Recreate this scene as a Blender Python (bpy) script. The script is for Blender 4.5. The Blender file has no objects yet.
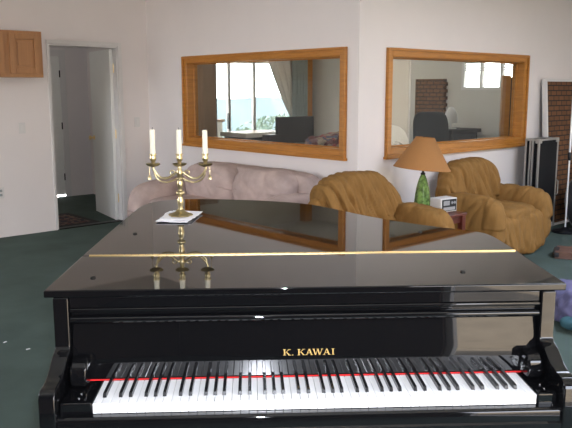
import bpy, bmesh, math, random
from mathutils import Vector, Matrix, noise
random.seed(7)
SC = bpy.context.scene
COL = SC.collection
PI = math.pi
TH = 0.68526                      # the room is turned this much against the piano
SX, SY = 0.7594, 4.5019           # outer corner between the two studio windows
CT, ST = math.cos(TH), math.sin(TH)
CEIL = 2.74


def W(s, t, z=0.0):
    """room coordinates (s along wall_right, t away from it) to world"""
    return Vector((SX + s * CT - t * ST, SY + s * ST + t * CT, z))


# ---------------------------------------------------------------- mesh helper
class MB:
    def __init__(self):
        self.v = []
        self.f = []

    def add(self, verts, faces):
        n = len(self.v)
        self.v += [tuple(p) for p in verts]
        self.f += [tuple(n + i for i in f) for f in faces]
        return self

    def box(self, x0, x1, y0, y1, z0, z1):
        v = [(x, y, z) for z in (z0, z1) for y in (y0, y1) for x in (x0, x1)]
        return self.add(v, [(0, 1, 3, 2), (4, 6, 7, 5), (0, 4, 5, 1), (2, 3, 7, 6), (0, 2, 6, 4), (1, 5, 7, 3)])

    def prism(self, poly, a0, a1, axis='z'):
        def m(u, w, a):
            return {'z': (u, w, a), 'x': (a, u, w), 'y': (u, a, w)}[axis]
        n = len(poly)
        v = [m(u, w, a0) for u, w in poly] + [m(u, w, a1) for u, w in poly]
        f = [tuple(range(n - 1, -1, -1)), tuple(range(n, 2 * n))]
        f += [(i, (i + 1) % n, n + (i + 1) % n, n + i) for i in range(n)]
        return self.add(v, f)

    def lathe(self, prof, c=(0, 0, 0), seg=28, closed=False, jit=None):
        v = []
        for r, z in prof:
            for k in range(seg):
                a = 2 * PI * k / seg
                rr = r * (1 + (jit(a, z) if jit else 0))
                v.append((c[0] + rr * math.cos(a), c[1] + rr * math.sin(a), c[2] + z))
        f = []
        m = len(prof)
        for i in range(m if closed else m - 1):
            j = (i + 1) % m
            for k in range(seg):
                l = (k + 1) % seg
                f.append((i * seg + k, i * seg + l, j * seg + l, j * seg + k))
        if not closed:
            f.append(tuple(range(seg - 1, -1, -1)))
            f.append(tuple((m - 1) * seg + k for k in range(seg)))
        return self.add(v, f)

    def tube(self, pts, rad, seg=10):
        pts = [Vector(p) for p in pts]
        n = len(pts)
        rads = rad if isinstance(rad, (list, tuple)) else [rad] * n
        v = []
        up = None
        for i, p in enumerate(pts):
            d = (pts[min(i + 1, n - 1)] - pts[max(i - 1, 0)]).normalized()
            if up is None:
                up = Vector((0, 0, 1)) if abs(d.z) < .9 else Vector((1, 0, 0))
            a = d.cross(up).normalized()
            b = a.cross(d).normalized()
            up = b
            for k in range(seg):
                t = 2 * PI * k / seg
                v.append(p + rads[i] * (math.cos(t) * a + math.sin(t) * b))
        f = []
        for i in range(n - 1):
            for k in range(seg):
                l = (k + 1) % seg
                f.append((i * seg + k, i * seg + l, (i + 1) * seg + l, (i + 1) * seg + k))
        f.append(tuple(range(seg - 1, -1, -1)))
        f.append(tuple((n - 1) * seg + k for k in range(seg)))
        return self.add(v, f)

    def superbox(self, c, h, k=5.0, n=14, fn=None):
        idx = {}
        v = []
        f = []

        def vid(x, y, z):
            key = (round(x, 5), round(y, 5), round(z, 5))
            if key not in idx:
                s = 1.0 / ((abs(x) ** k + abs(y) ** k + abs(z) ** k) ** (1.0 / k))
                u = Vector((x * s, y * s, z * s))
                p = Vector((c[0] + u.x * h[0], c[1] + u.y * h[1], c[2] + u.z * h[2]))
                if fn:
                    p = fn(u, p)
                idx[key] = len(v)
                v.append(p)
            return idx[key]
        g = [-1 + 2 * i / n for i in range(n + 1)]
        for ax in range(3):
            for sg in (-1, 1):
                for i in range(n):
                    for j in range(n):
                        q = []
                        for a, b in ((i, j), (i + 1, j), (i + 1, j + 1), (i, j + 1)):
                            w = [g[a], g[b]]
                            w.insert(ax, sg)
                            q.append(vid(*w))
                        f.append(tuple(q))
        return self.add(v, f)

    def obj(self, name, mat, parent=None, smooth=None, bevel=0.0, seg=2, label=None):
        me = bpy.data.meshes.new(name)
        me.from_pydata(self.v, [], self.f)
        bm = bmesh.new()
        bm.from_mesh(me)
        bmesh.ops.recalc_face_normals(bm, faces=bm.faces)
        bm.to_mesh(me)
        bm.free()
        me.materials.append(mat)
        o = bpy.data.objects.new(name, me)
        COL.objects.link(o)
        if smooth:
            me.polygons.foreach_set('use_smooth', [True] * len(me.polygons))
            if smooth < 180:
                me.set_sharp_from_angle(angle=math.radians(smooth))
        if bevel:
            b = o.modifiers.new('bevel', 'BEVEL')
            b.width = bevel
            b.segments = seg
            b.limit_method = 'ANGLE'
            b.angle_limit = math.radians(40)
        if parent:
            o.parent = parent
        if label:
            o['label'] = label
        return o


def catmull(pts, n=6):
    out = []
    m = len(pts)
    for i in range(m - 1):
        p0, p1, p2, p3 = (Vector(pts[max(i - 1, 0)]), Vector(pts[i]), Vector(pts[i + 1]), Vector(pts[min(i + 2, m - 1)]))
        for k in range(n):
            t = k / n
            out.append(tuple(.5 * ((2 * p1) + (p2 - p0) * t + (2 * p0 - 5 * p1 + 4 * p2 - p3) * t * t + (3 * p1 - p0 - 3 * p2 + p3) * t ** 3)))
    out.append(tuple(pts[-1]))
    return out


def thing(name, label, cat, loc=(0, 0, 0), rz=0.0, group=None):
    o = bpy.data.objects.new(name, None)
    COL.objects.link(o)
    o.empty_display_size = .1
    o.location = loc
    o.rotation_euler = (0, 0, rz)
    o['label'] = label
    o['category'] = cat
    if group:
        o['group'] = group
    return o


def tag(o, label, cat, group=None, kind=None):
    o['label'] = label
    o['category'] = cat
    if group:
        o['group'] = group
    if kind:
        o['kind'] = kind
    return o


def roomed(o):
    o.location = (SX, SY, 0)
    o.rotation_euler = (0, 0, TH)
    return o


def struct(o):
    o['kind'] = 'structure'
    return o


# ---------------------------------------------------------------- materials
def new_mat(name):
    m = bpy.data.materials.new(name)
    m.use_nodes = True
    nt = m.node_tree
    return m, nt, nt.nodes['Principled BSDF']


def plain(name, col, rough=.5, metal=0.0, var=0.06, scale=30.0, bump=0.0, bscale=120.0, spec=.5, ior=1.5, stretch=(1, 1, 1), coords='Object', detail=4):
    m, nt, b = new_mat(name)
    N, L = nt.nodes, nt.links
    tc = N.new('ShaderNodeTexCoord')
    mp = N.new('ShaderNodeMapping')
    mp.inputs['Scale'].default_value = stretch
    L.new(tc.outputs[coords], mp.inputs['Vector'])
    nz = N.new('ShaderNodeTexNoise')
    nz.inputs['Scale'].default_value = scale
    nz.inputs['Detail'].default_value = detail
    L.new(mp.outputs[0], nz.inputs['Vector'])
    r = N.new('ShaderNodeValToRGB')
    r.color_ramp.elements[0].position = .3
    r.color_ramp.elements[1].position = .7
    r.color_ramp.elements[0].color = [max(0, c * (1 - var)) for c in col] + [1]
    r.color_ramp.elements[1].color = [min(1, c * (1 + var)) for c in col] + [1]
    L.new(nz.outputs['Fac'], r.inputs['Fac'])
    L.new(r.outputs[0], b.inputs['Base Color'])
    b.inputs['Roughness'].default_value = rough
    b.inputs['Metallic'].default_value = metal
    b.inputs['IOR'].default_value = ior
    b.inputs['Specular IOR Level'].default_value = spec
    if bump:
        n2 = N.new('ShaderNodeTexNoise')
        n2.inputs['Scale'].default_value = bscale
        n2.inputs['Detail'].default_value = 3
        L.new(mp.outputs[0], n2.inputs['Vector'])
        bp = N.new('ShaderNodeBump')
        bp.inputs['Strength'].default_value = bump
        bp.inputs['Distance'].default_value = .01
        L.new(n2.outputs['Fac'], bp.inputs['Height'])
        L.new(bp.outputs[0], b.inputs['Normal'])
    return m


def wood(name, c0, c1, rough=.4, stretch=(18, 18, 1.2), scale=3.0):
    m, nt, b = new_mat(name)
    N, L = nt.nodes, nt.links
    tc = N.new('ShaderNodeTexCoord')
    mp = N.new('ShaderNodeMapping')
    mp.inputs['Scale'].default_value = stretch
    L.new(tc.outputs['Object'], mp.inputs['Vector'])
    nz = N.new('ShaderNodeTexNoise')
    nz.inputs['Scale'].default_value = scale
    nz.inputs['Detail'].default_value = 6
    nz.inputs['Distortion'].default_value = .8
    L.new(mp.outputs[0], nz.inputs['Vector'])
    r = N.new('ShaderNodeValToRGB')
    r.color_ramp.elements[0].position = .3
    r.color_ramp.elements[1].position = .72
    r.color_ramp.elements[0].color = (*c0, 1)
    r.color_ramp.elements[1].color = (*c1, 1)
    L.new(nz.outputs['Fac'], r.inputs['Fac'])
    L.new(r.outputs[0], b.inputs['Base Color'])
    b.inputs['Roughness'].default_value = rough
    return m


def glass_mat(name, tint=(.93, .95, .94)):
    m = bpy.data.materials.new(name)
    m.use_nodes = True
    nt = m.node_tree
    N, L = nt.nodes, nt.links
    N.remove(N['Principled BSDF'])
    out = N['Material Output']
    tr = N.new('ShaderNodeBsdfTransparent')
    tr.inputs['Color'].default_value = (*tint, 1)
    gl = N.new('ShaderNodeBsdfGlossy')
    gl.inputs['Roughness'].default_value = .02
    # reflectance by viewing angle (same on both faces of the sheet)
    ge = N.new('ShaderNodeNewGeometry')
    dt = N.new('ShaderNodeVectorMath')
    dt.operation = 'DOT_PRODUCT'
    L.new(ge.outputs['Normal'], dt.inputs[0])
    L.new(ge.outputs['Incoming'], dt.inputs[1])
    prev = dt.outputs['Value']
    for op, v0, v1 in (('ABSOLUTE', None, None), ('SUBTRACT', 1.0, 'p'), ('POWER', 'p', 5.0), ('MULTIPLY_ADD', 'p', .95)):
        mm = N.new('ShaderNodeMath')
        mm.operation = op
        if op == 'SUBTRACT':
            mm.inputs[0].default_value = v0
            L.new(prev, mm.inputs[1])
        else:
            L.new(prev, mm.inputs[0])
            if v1 is not None:
                mm.inputs[1].default_value = v1
        if op == 'MULTIPLY_ADD':
            mm.inputs[2].default_value = .04
        prev = mm.outputs[0]
    mx = N.new('ShaderNodeMixShader')
    L.new(prev, mx.inputs[0])
    L.new(tr.outputs[0], mx.inputs[1])
    L.new(gl.outputs[0], mx.inputs[2])
    L.new(mx.outputs[0], out.inputs['Surface'])
    return m


def brick_mat(name, c1, c2, mortar, sx, rough=.8):
    m, nt, b = new_mat(name)
    N, L = nt.nodes, nt.links
    tc = N.new('ShaderNodeTexCoord')
    mp = N.new('ShaderNodeMapping')
    mp.inputs['Rotation'].default_value = (PI / 2, 0, 0)
    L.new(tc.outputs['Object'], mp.inputs['Vector'])
    br = N.new('ShaderNodeTexBrick')
    br.inputs['Color1'].default_value = (*c1, 1)
    br.inputs['Color2'].default_value = (*c2, 1)
    br.inputs['Mortar'].default_value = (*mortar, 1)
    br.inputs['Scale'].default_value = sx
    br.inputs['Mortar Size'].default_value = .035
    br.inputs['Brick Width'].default_value = .62
    br.inputs['Row Height'].default_value = .3
    L.new(mp.outputs[0], br.inputs['Vector'])
    L.new(br.outputs['Color'], b.inputs['Base Color'])
    bp = N.new('ShaderNodeBump')
    bp.inputs['Strength'].default_value = .25
    bp.inputs['Distance'].default_value = .02
    bp.invert = True
    L.new(br.outputs['Fac'], bp.inputs['Height'])
    L.new(bp.outputs[0], b.inputs['Normal'])
    b.inputs['Roughness'].default_value = rough
    return m


def rug_mat(name, cols, scale):
    m, nt, b = new_mat(name)
    N, L = nt.nodes, nt.links
    tc = N.new('ShaderNodeTexCoord')
    vo = N.new('ShaderNodeTexVoronoi')
    vo.inputs['Scale'].default_value = scale
    L.new(tc.outputs['Object'], vo.inputs['Vector'])
    r = N.new('ShaderNodeValToRGB')
    r.color_ramp.interpolation = 'CONSTANT'
    r.color_ramp.elements.remove(r.color_ramp.elements[1])
    for i, c in enumerate(cols):
        e = r.color_ramp.elements[0] if i == 0 else r.color_ramp.elements.new(i / len(cols))
        e.color = (*c, 1)
    L.new(vo.outputs['Color'], r.inputs['Fac'])
    L.new(r.outputs[0], b.inputs['Base Color'])
    b.inputs['Roughness'].default_value = .95
    return m


M = {}
M['wall'] = plain('wall_paint', (.745, .695, .675), .75, var=.012, scale=3, bump=.05, bscale=90, spec=.25)
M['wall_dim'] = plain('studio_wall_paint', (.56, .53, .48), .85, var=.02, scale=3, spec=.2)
M['dark_back'] = wood('dark_back_wall', (.05, .032, .022), (.08, .05, .035), .6, (6, 6, .8))  # made-up finish for unseen walls, dark so the piano reflects black
M['ceiling'] = plain('ceiling_paint', (.72, .69, .65), .9, var=.02, scale=4, bump=.1, bscale=60, spec=.2)
M['carpet'] = plain('carpet_pile', (.072, .099, .087), .95, var=.16, scale=2.2, bump=.6, bscale=220, spec=.1, detail=8)
M['trim'] = plain('white_trim_paint', (.68, .66, .64), .45, var=.01, scale=8)
M['door'] = plain('door_paint', (.76, .76, .73), .5, var=.01, scale=8)
M['oak'] = wood('oak_frame', (.36, .138, .02), (.5, .208, .034), .35, (1.4, 1.4, 14))
M['oak_h'] = wood('oak_frame_length', (.36, .155, .045), (.56, .29, .1), .35, (1.4, 1.4, 22), 2.0)
M['cab'] = wood('cabinet_oak', (.37, .17, .065), (.44, .21, .08), .4, (14, 14, 1.2))
M['black'] = plain('piano_lacquer', (.004, .004, .0045), .025, var=.02, ior=1.55, spec=.55)
M['key_white'] = plain('white_key', (.86, .86, .86), .22, var=.005)
M['key_black'] = plain('black_key', (.012, .012, .013), .22, var=.05)
M['felt'] = plain('red_felt', (.62, .012, .012), .9, var=.1, scale=200)
M['brass'] = plain('brass', (.56, .46, .26), .3, 1.0, var=.12, scale=25, bump=.04, bscale=60)
M['brass_bright'] = plain('polished_brass', (.86, .66, .33), .3, 1.0, var=.08, scale=60)
M['gold'] = plain('gold_lettering', (.72, .48, .16), .35, .7, var=.03)
M['wax'] = plain('candle_wax', (.86, .8, .64), .5, var=.03, scale=20)
M['wick'] = plain('burnt_wick', (.03, .025, .02), .9)
M['paper'] = plain('white_paper', (.88, .87, .9), .8, var=.02, scale=40)
M['sofa'] = plain('sofa_suede', (.47, .365, .33), .85, var=.16, scale=7, bump=.12, bscale=40, spec=.2)
M['slip'] = plain('slipcover_velour', (.225, .117, .034), .8, var=.12, scale=14, bump=.45, bscale=16, spec=.2, stretch=(2, 2, .6))
M['shade'] = plain('lamp_shade_cloth', (.335, .158, .055), .8, var=.03, scale=80, spec=.2)
M['green_glass'] = plain('green_glass', (.16, .27, .075), .12, var=.7, scale=28, bump=.5, bscale=35)
M['iron'] = plain('dark_metal', (.03, .028, .025), .4, .8)
M['mahogany'] = wood('dark_red_wood', (.07, .014, .01), (.14, .03, .018), .3, (3, 16, 16))
M['white_plastic'] = plain('white_plastic', (.66, .64, .62), .4, var=.01)
M['dark_plastic'] = plain('dark_plastic', (.012, .012, .014), .45, var=.1)
M['grey_plastic'] = plain('grey_plastic', (.3, .3, .3), .4, var=.05)
M['case_black'] = plain('black_case_laminate', (.006, .0065, .008), .5, var=.15, spec=.12)
M['alu'] = plain('aluminium_edge', (.42, .42, .41), .4, 1.0, var=.05)
M['pole'] = plain('bright_pole', (.85, .85, .86), .45, .6, var=.02)
M['chrome'] = plain('chrome', (.8, .8, .8), .12, 1.0, var=.02)
M['nylon'] = plain('black_nylon', (.016, .016, .018), .7, var=.2, bump=.2)
M['piping'] = plain('grey_piping', (.1, .1, .1), .6)
M['foam'] = brick_mat('brown_foam_bricks', (.125, .052, .018), (.165, .07, .025), (.022, .012, .008), 5.2)
M['brown_board'] = wood('brown_board', (.27, .18, .125), (.34, .235, .165), .7, (10, 10, 1))
M['lavender'] = plain('lavender_cloth', (.10, .095, .185), .85, var=.15, scale=9, bump=.25, bscale=30)
M['teal'] = plain('teal_cloth', (.02, .075, .095), .85, var=.15, scale=9)
M['navy'] = plain('navy_cloth', (.02, .02, .04), .85, var=.15, scale=9)
M['leather'] = plain('brown_leather', (.13, .065, .045), .5, var=.25, scale=12)
M['rug'] = rug_mat('patterned_rug', [(.1, .035, .03), (.02, .018, .03), (.16, .1, .07), (.07, .03, .03)], 22)
M['rug_border'] = plain('rug_border', (.02, .018, .018), .95, var=.3, scale=60)
M['blanket'] = rug_mat('patterned_blanket', [(.3, .06, .06), (.08, .08, .13), (.3, .22, .16), (.12, .03, .03), (.22, .12, .12)], 16)
M['zebra'] = plain('zebra_cloth', (.4, .4, .38), .8, var=.97, scale=16, stretch=(1, 1, .5))
M['white_leather'] = plain('white_leather', (.7, .68, .63), .5, var=.03)
M['seat_black'] = plain('black_upholstery', (.025, .028, .03), .7, var=.2)
M['laminate'] = plain('pale_laminate', (.72, .68, .6), .4, var=.03)
M['curtain'] = plain('pale_curtain', (.72, .66, .6), .9, var=.05)
M['drape'] = plain('grey_green_drape', (.3, .34, .33), .9, var=.06)
M['glass'] = glass_mat('window_glass')
M['ground'] = plain('tan_gravel', (.25, .2, .14), .95, var=.15, scale=3, detail=8)
M['hill'] = plain('hazy_hill', (.034, .05, .056), 1.0, var=.2, scale=.02)  # distance haze is put into this bluish colour
M['leaf'] = plain('shrub_leaves', (.09, .12, .085), .8, var=.4, scale=3)
M['roof'] = plain('patio_roof_board', (.62, .4, .32), .8, var=.04)
M['concrete'] = plain('pale_concrete', (.6, .58, .54), .9, var=.06)

# ================================================================ SETTING
# main room floor is one slab under everything indoors
struct(roomed(MB().box(-6.55, 5.4, -5.5, 5.92, -.12, 0).obj('floor', M['carpet'])))


def holed(mb, u0, u1, z0, z1, holes, fn):
    """wall sheet with rectangular holes; fn(u0,u1,z0,z1) adds a block"""
    us = sorted({u0, u1, *[h[0] for h in holes], *[h[1] for h in holes]})
    for a, b in zip(us[:-1], us[1:]):
        cuts = sorted([(h[2], h[3]) for h in holes if h[0] <= a + 1e-6 and h[1] >= b - 1e-6])
        z = z0
        for c0, c1 in cuts:
            if c0 > z + 1e-6:
                fn(a, b, z, c0)
            z = c1
        if z < z1 - 1e-6:
            fn(a, b, z, z1)


FILL_TOP = (-.3, 2.3, -4.0, -2.1)         # unseen skylight, added to brighten the carpet on the right
m = MB()
holed(m, -6.6, 5.4, -5.5, 6.0, [FILL_TOP], lambda a, b, c, d: m.box(a, b, c, d, CEIL, CEIL + .15))
struct(roomed(m.obj('ceiling', M['ceiling'])))
m = MB()
for a, b, c, d in ((FILL_TOP[0], FILL_TOP[1], FILL_TOP[2], FILL_TOP[2] + .05), (FILL_TOP[0], FILL_TOP[1], FILL_TOP[3] - .05, FILL_TOP[3]), (FILL_TOP[0], FILL_TOP[0] + .05, FILL_TOP[2], FILL_TOP[3]), (FILL_TOP[1] - .05, FILL_TOP[1], FILL_TOP[2], FILL_TOP[3])):
    m.box(a, b, c, d, CEIL + .02, CEIL + .14)
struct(roomed(m.obj('added_skylight', M['trim'])))
WZ0, WZ1 = 1.03, 1.865            # window openings
AT0, AT1 = .207, 2.597            # window_1 opening along t
BS0, BS1 = .427, 2.68             # window_2 opening along s
TH_W = .13
m = MB()
holed(m, 0, 3.44, 0, CEIL, [(AT0, AT1, WZ0, WZ1)], lambda a, b, c, d: m.box(0, TH_W, a, b, c, d))
struct(roomed(m.obj('wall_back', M['wall'])))
m = MB()
holed(m, TH_W, 5.2, 0, CEIL, [(BS0, BS1, WZ0, WZ1)], lambda a, b, c, d: m.box(a, b, 0, TH_W, c, d))
struct(roomed(m.obj('wall_right', M['wall'])))
DS0, DS1, DZ = -1.245, -.40, 2.068
m = MB()
holed(m, -6.4, .45, 0, CEIL, [(DS0, DS1, 0, DZ)], lambda a, b, c, d: m.box(a, b, 3.44, 3.54, c, d))
struct(roomed(m.obj('wall_left', M['wall'])))
# walls behind the camera
FILL_L = (-.5, 3.41, 1.15, 2.72)     # unseen window added in the far left wall to brighten wall_back
m = MB()
holed(m, -5.4, 3.56, 0, CEIL, [FILL_L], lambda a, b, c, d: m.box(-6.52, -6.4, a, b, c, d))
struct(roomed(m.obj('wall_far_left', M['dark_back'])))
m = MB()
for k in range(5):
    a = FILL_L[0] + (FILL_L[1] - FILL_L[0] - .06) * k / 4
    m.box(-6.49, -6.43, a, a + .06, FILL_L[2], FILL_L[3])
m.box(-6.49, -6.43, FILL_L[0], FILL_L[1], FILL_L[2], FILL_L[2] + .06).box(-6.49, -6.43, FILL_L[0], FILL_L[1], FILL_L[3] - .06, FILL_L[3])
struct(roomed(m.obj('added_window_l', M['trim'])))
FILL_R = (-5.3, -3.35, .05, 2.35)       # unseen window added in the far right wall to brighten the carpet
m = MB()
holed(m, -5.4, .13, 0, CEIL, [FILL_R], lambda a, b, c, d: m.box(5.2, 5.32, a, b, c, d))
struct(roomed(m.obj('wall_far_right', M['wall'])))
m = MB()
for k in range(4):
    a = FILL_R[0] + (FILL_R[1] - FILL_R[0] - .06) * k / 3
    m.box(5.23, 5.29, a, a + .06, FILL_R[2], FILL_R[3])
m.box(5.23, 5.29, FILL_R[0], FILL_R[1], FILL_R[2], FILL_R[2] + .06).box(5.23, 5.29, FILL_R[0], FILL_R[1], FILL_R[3] - .06, FILL_R[3])
struct(roomed(m.obj('added_window_r', M['trim'])))
RO = (-4.08, 0.0, 0.0, 2.2)       # unseen rear glass door opening, made wide to light the room
m = MB()
holed(m, -6.4, 5.2, 0, CEIL, [RO], lambda a, b, c, d: m.box(a, b, -5.52, -5.4, c, d))
struct(roomed(m.obj('wall_front', M['dark_back'])))
d3 = MB()
for a in (RO[0], -2.45, -.8, RO[1] - .05):
    d3.box(a, a + .05, -5.5, -5.44, 0, RO[3])
d3.box(RO[0], RO[1], -5.5, -5.44, RO[3] - .06, RO[3]).box(RO[0], RO[1], -5.5, -5.44, 0, .04)
struct(roomed(d3.obj('door_3', M['trim'])))

# studio (control room) behind the windows
m = MB()
SD0, SD1, SDZ = 2.14, 3.86, 2.04
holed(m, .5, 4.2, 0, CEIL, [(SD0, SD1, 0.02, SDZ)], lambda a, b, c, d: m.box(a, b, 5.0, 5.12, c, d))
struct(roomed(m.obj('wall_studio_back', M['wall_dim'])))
m = MB()
W3 = (.9, 1.86, 1.56, 1.98)
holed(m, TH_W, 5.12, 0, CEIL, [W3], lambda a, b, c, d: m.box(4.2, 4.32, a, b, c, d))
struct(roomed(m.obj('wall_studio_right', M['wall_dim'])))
struct(roomed(MB().box(.45, .5, 3.44, 5.95, 0, CEIL).obj('wall_hall_right', M['wall'])))
# hallway
m = MB()
FD = (-.84, .05, 0.0, 2.08)
holed(m, -2.2, .45, 0, CEIL, [FD], lambda a, b, c, d: m.box(a, b, 5.87, 5.92, c, d))
struct(roomed(m.obj('wall_hall_back', M['wall'])))
struct(roomed(MB().box(-2.3, -2.2, 3.56, 5.95, 0, CEIL).obj('wall_hall_left', M['wall'])))


def beam(mb, frame, pts):
    pass


def studio_window(name, along, a0, a1, sill_out):
    """cased opening with glass set deep in the wall; along 't' (wall_back) or 's' (wall_right)"""
    root = struct(roomed(bpy.data.objects.new(name, None)))
    COL.objects.link(root)

    def bx(mb, u0, u1, d0, d1, z0, z1):
        # d = depth into the wall, negative towards the room
        if along == 't':
            mb.box(d0, d1, u0, u1, z0, z1)
        else:
            mb.box(u0, u1, d0, d1, z0, z1)
    cw = .072
    f = MB()
    # flat casing with a raised outer band
    for (u0, u1, z0, z1) in ((a0 - cw, a0, WZ0 - cw, WZ1 + cw), (a1, a1 + cw, WZ0 - cw, WZ1 + cw), (a0, a1, WZ1, WZ1 + cw), (a0, a1, WZ0 - cw, WZ0)):
        bx(f, u0, u1, -.018, 0, z0, z1)
    bw = .024
    e = cw - .002
    for (u0, u1, z0, z1) in ((a0 - cw, a0 - cw + bw, WZ0 - e, WZ1 + e), (a1 + cw - bw, a1 + cw, WZ0 - e, WZ1 + e),
                             (a0 - cw + bw, a1 + cw - bw, WZ1 + cw - bw, WZ1 + cw), (a0 - cw + bw, a1 + cw - bw, WZ0 - cw, WZ0 - cw + bw)):
        bx(f, u0, u1, -.036, -.018, z0, z1)
    f.obj('casing', M['oak'], root, bevel=.004)
    j = MB()
    jt = .009
    for (u0, u1, z0, z1) in ((a0, a0 + jt, WZ0, WZ1), (a1 - jt, a1, WZ0, WZ1), (a0 + jt, a1 - jt, WZ1 - jt, WZ1), (a0 + jt, a1 - jt, WZ0, WZ0 + jt)):
        bx(j, u0, u1, -.016, TH_W, z0, z1)
    st = .02
    for (u0, u1, z0, z1) in ((a0 + jt, a0 + st, WZ0 + jt, WZ1 - jt), (a1 - st, a1 - jt, WZ0 + jt, WZ1 - jt), (a0 + st, a1 - st, WZ1 - st, WZ1 - jt), (a0 + st, a1 - st, WZ0 + jt, WZ0 + st)):
        bx(j, u0, u1, .07, .09, z0, z1)
    j.obj('jamb', M['oak'], root, bevel=.003)
    s = MB()
    bx(s, a0 - cw - .012, a1 + cw + .012, -.042, 0, WZ0 - cw - .02, WZ0 - cw + .004)
    s.obj('sill', M['oak'], root, bevel=.004)
    g = MB()
    bx(g, a0 + jt, a1 - jt, .092, .098, WZ0 + jt, WZ1 - jt)
    g.obj('pane', M['glass'], root)
    return root


studio_window('window_1', 't', AT0, AT1, 0)
studio_window('window_2', 's', BS0, BS1, 0)

# sliding glass door of the studio
sd = struct(roomed(bpy.data.objects.new('door_4', None)))
COL.objects.link(sd)
f = MB()
for a in (SD0, SD0 + .82, SD1 - .05):
    f.box(a, a + .05, 5.03, 5.08, .02, SDZ)
f.box(SD0 + .3, SD0 + .35, 5.03, 5.08, .02, SDZ)
f.box(SD0, SD1, 5.03, 5.08, .02, .08).box(SD0, SD1, 5.03, 5.08, SDZ - .05, SDZ)
f.obj('sliding_frame', M['trim'], sd)
MB().box(SD0 + .05, SD1 - .05, 5.05, 5.056, .08, SDZ - .05).obj('pane', M['glass'], sd)
MB().box(SD0 + .27, SD0 + .29, 4.99, 5.03, .95, 1.2).obj('pull_handle', M['dark_plastic'], sd)
tr = MB()
tr.box(SD0 - .09, SD0, 4.975, 5.0, 0, SDZ + .09).box(SD0, SD1, 4.975, 5.0, SDZ, SDZ + .09).box(SD1, SD1 + .09, 4.975, 5.0, 0, SDZ + .09)
struct(roomed(tr.obj('trim_2', M['oak'])))
struct(roomed(MB().box(3.98, 4.14, 4.86, 5.0, 0, CEIL).obj('trim_3', M['oak'])))

# small high window in the studio's right wall
w3 = struct(roomed(bpy.data.objects.new('window_3', None)))
COL.objects.link(w3)
f = MB()
for a in (W3[0], W3[0] + .3, W3[0] + .62, W3[1] - .04):
    f.box(4.2, 4.26, a, a + .04, W3[2], W3[3])
f.box(4.2, 4.26, W3[0], W3[1], W3[2], W3[2] + .04).box(4.2, 4.26, W3[0], W3[1], W3[3] - .04, W3[3])
f.obj('window_frame', M['trim'], w3)
MB().box(4.27, 4.275, W3[0], W3[1], W3[2], W3[3]).obj('pane', M['glass'], w3)
f = MB()
for k in range(4):
    z = W3[3] - .05 - k * .035
    f.box(4.225, 4.25, W3[0] + .04, W3[1] - .04, z, z + .012)
f.obj('blind', M['trim'], w3)

# door opening trim
f = MB()
f.box(DS1, DS1 + .05, 3.425, 3.44, 0, DZ + .042).box(DS0 - .02, DS1, 3.425, 3.44, DZ, DZ + .042).box(DS0 - .02, DS0, 3.43, 3.44, 0, DZ)
f.box(DS1 - .018, DS1, 3.44, 3.54, 0, DZ).box(DS0, DS0 + .018, 3.44, 3.54, 0, DZ).box(DS0, DS1, 3.44, 3.54, DZ - .018, DZ)
struct(roomed(f.obj('trim_1', M['trim'], bevel=.003)))
struct(roomed(MB().box(DS0, DS1, 3.44, 3.53, 0, .012).obj('trim_4', M['iron'])))      # dark threshold bar

# open door leaf
dl = struct(bpy.data.objects.new('door_1', None))
COL.objects.link(dl)
dl.location = W(DS1 - .024, 3.52)
LEAF = math.atan2(.785, .15)
dl.rotation_euler = (0, 0, TH + LEAF)
MB().box(0, .8, -.002, .036, .012, 2.04).obj('leaf', M['door'], dl, bevel=.003)
for z in (.28, 1.05, 1.82):
    h = MB().box(-.012, .045, -.0045, -.002, z - .05, z + .05)
    h.lathe([(.007, -.052), (.007, .052)], (-.008, -.006, z), 10)
    h.obj('hinge', M['brass_bright'], dl)
kb = MB()
prof = [(.001, 0), (.03, .0), (.03, .006), (.012, .012), (.011, .03), (.024, .042), (.028, .055), (.022, .066), (.001, .069)]
for r_, z_ in prof:
    pass
v = MB().lathe(prof, (0, 0, 0), 18)
vv = [(.735 + x, -.002 - z, .97 + y) for x, y, z in v.v] + [(.735 + x, .036 + z, .97 + y) for x, y, z in v.v]
n0 = len(v.v)
kb.add(vv, v.f + [tuple(n0 + i for i in f_) for f_ in v.f])
kb.obj('door_knob', M['brass_bright'], dl, smooth=40)

# closed door at the end of the hall
fd = struct(roomed(bpy.data.objects.new('door_2', None)))
COL.objects.link(fd)
MB().box(FD[0], FD[1], 5.875, 5.91, .035, FD[3]).obj('leaf', M['door'], fd, bevel=.003)
pn = MB()
for a, b in ((-.74, -.43), (-.35, -.06)):
    for c, d in ((.2, .85), (1.0, 1.55), (1.65, 1.95)):
        pn.box(a, b, 5.868, 5.875, c, d)
pn.obj('door_panel', M['door'], fd, bevel=.004)
MB().box(FD[1] - .04, FD[1] + .05, 5.855, 5.87, 0, FD[3] + .06).box(FD[0], FD[1] - .04, 5.855, 5.87, FD[3] - .03, FD[3] + .06).obj('door_casing', M['trim'], fd, bevel=.003)
for z in (.3, 1.05, 1.8):
    MB().box(-.005, .012, 5.85, 5.856, z - .05, z + .05).obj('hinge', M['iron'], fd)
MB().box(FD[0], FD[1], 5.87, 6.3, -.03, .006).obj('gap_light_sill', M['white_plastic'], fd)  # white sill added to catch the sunlight under the door

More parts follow.
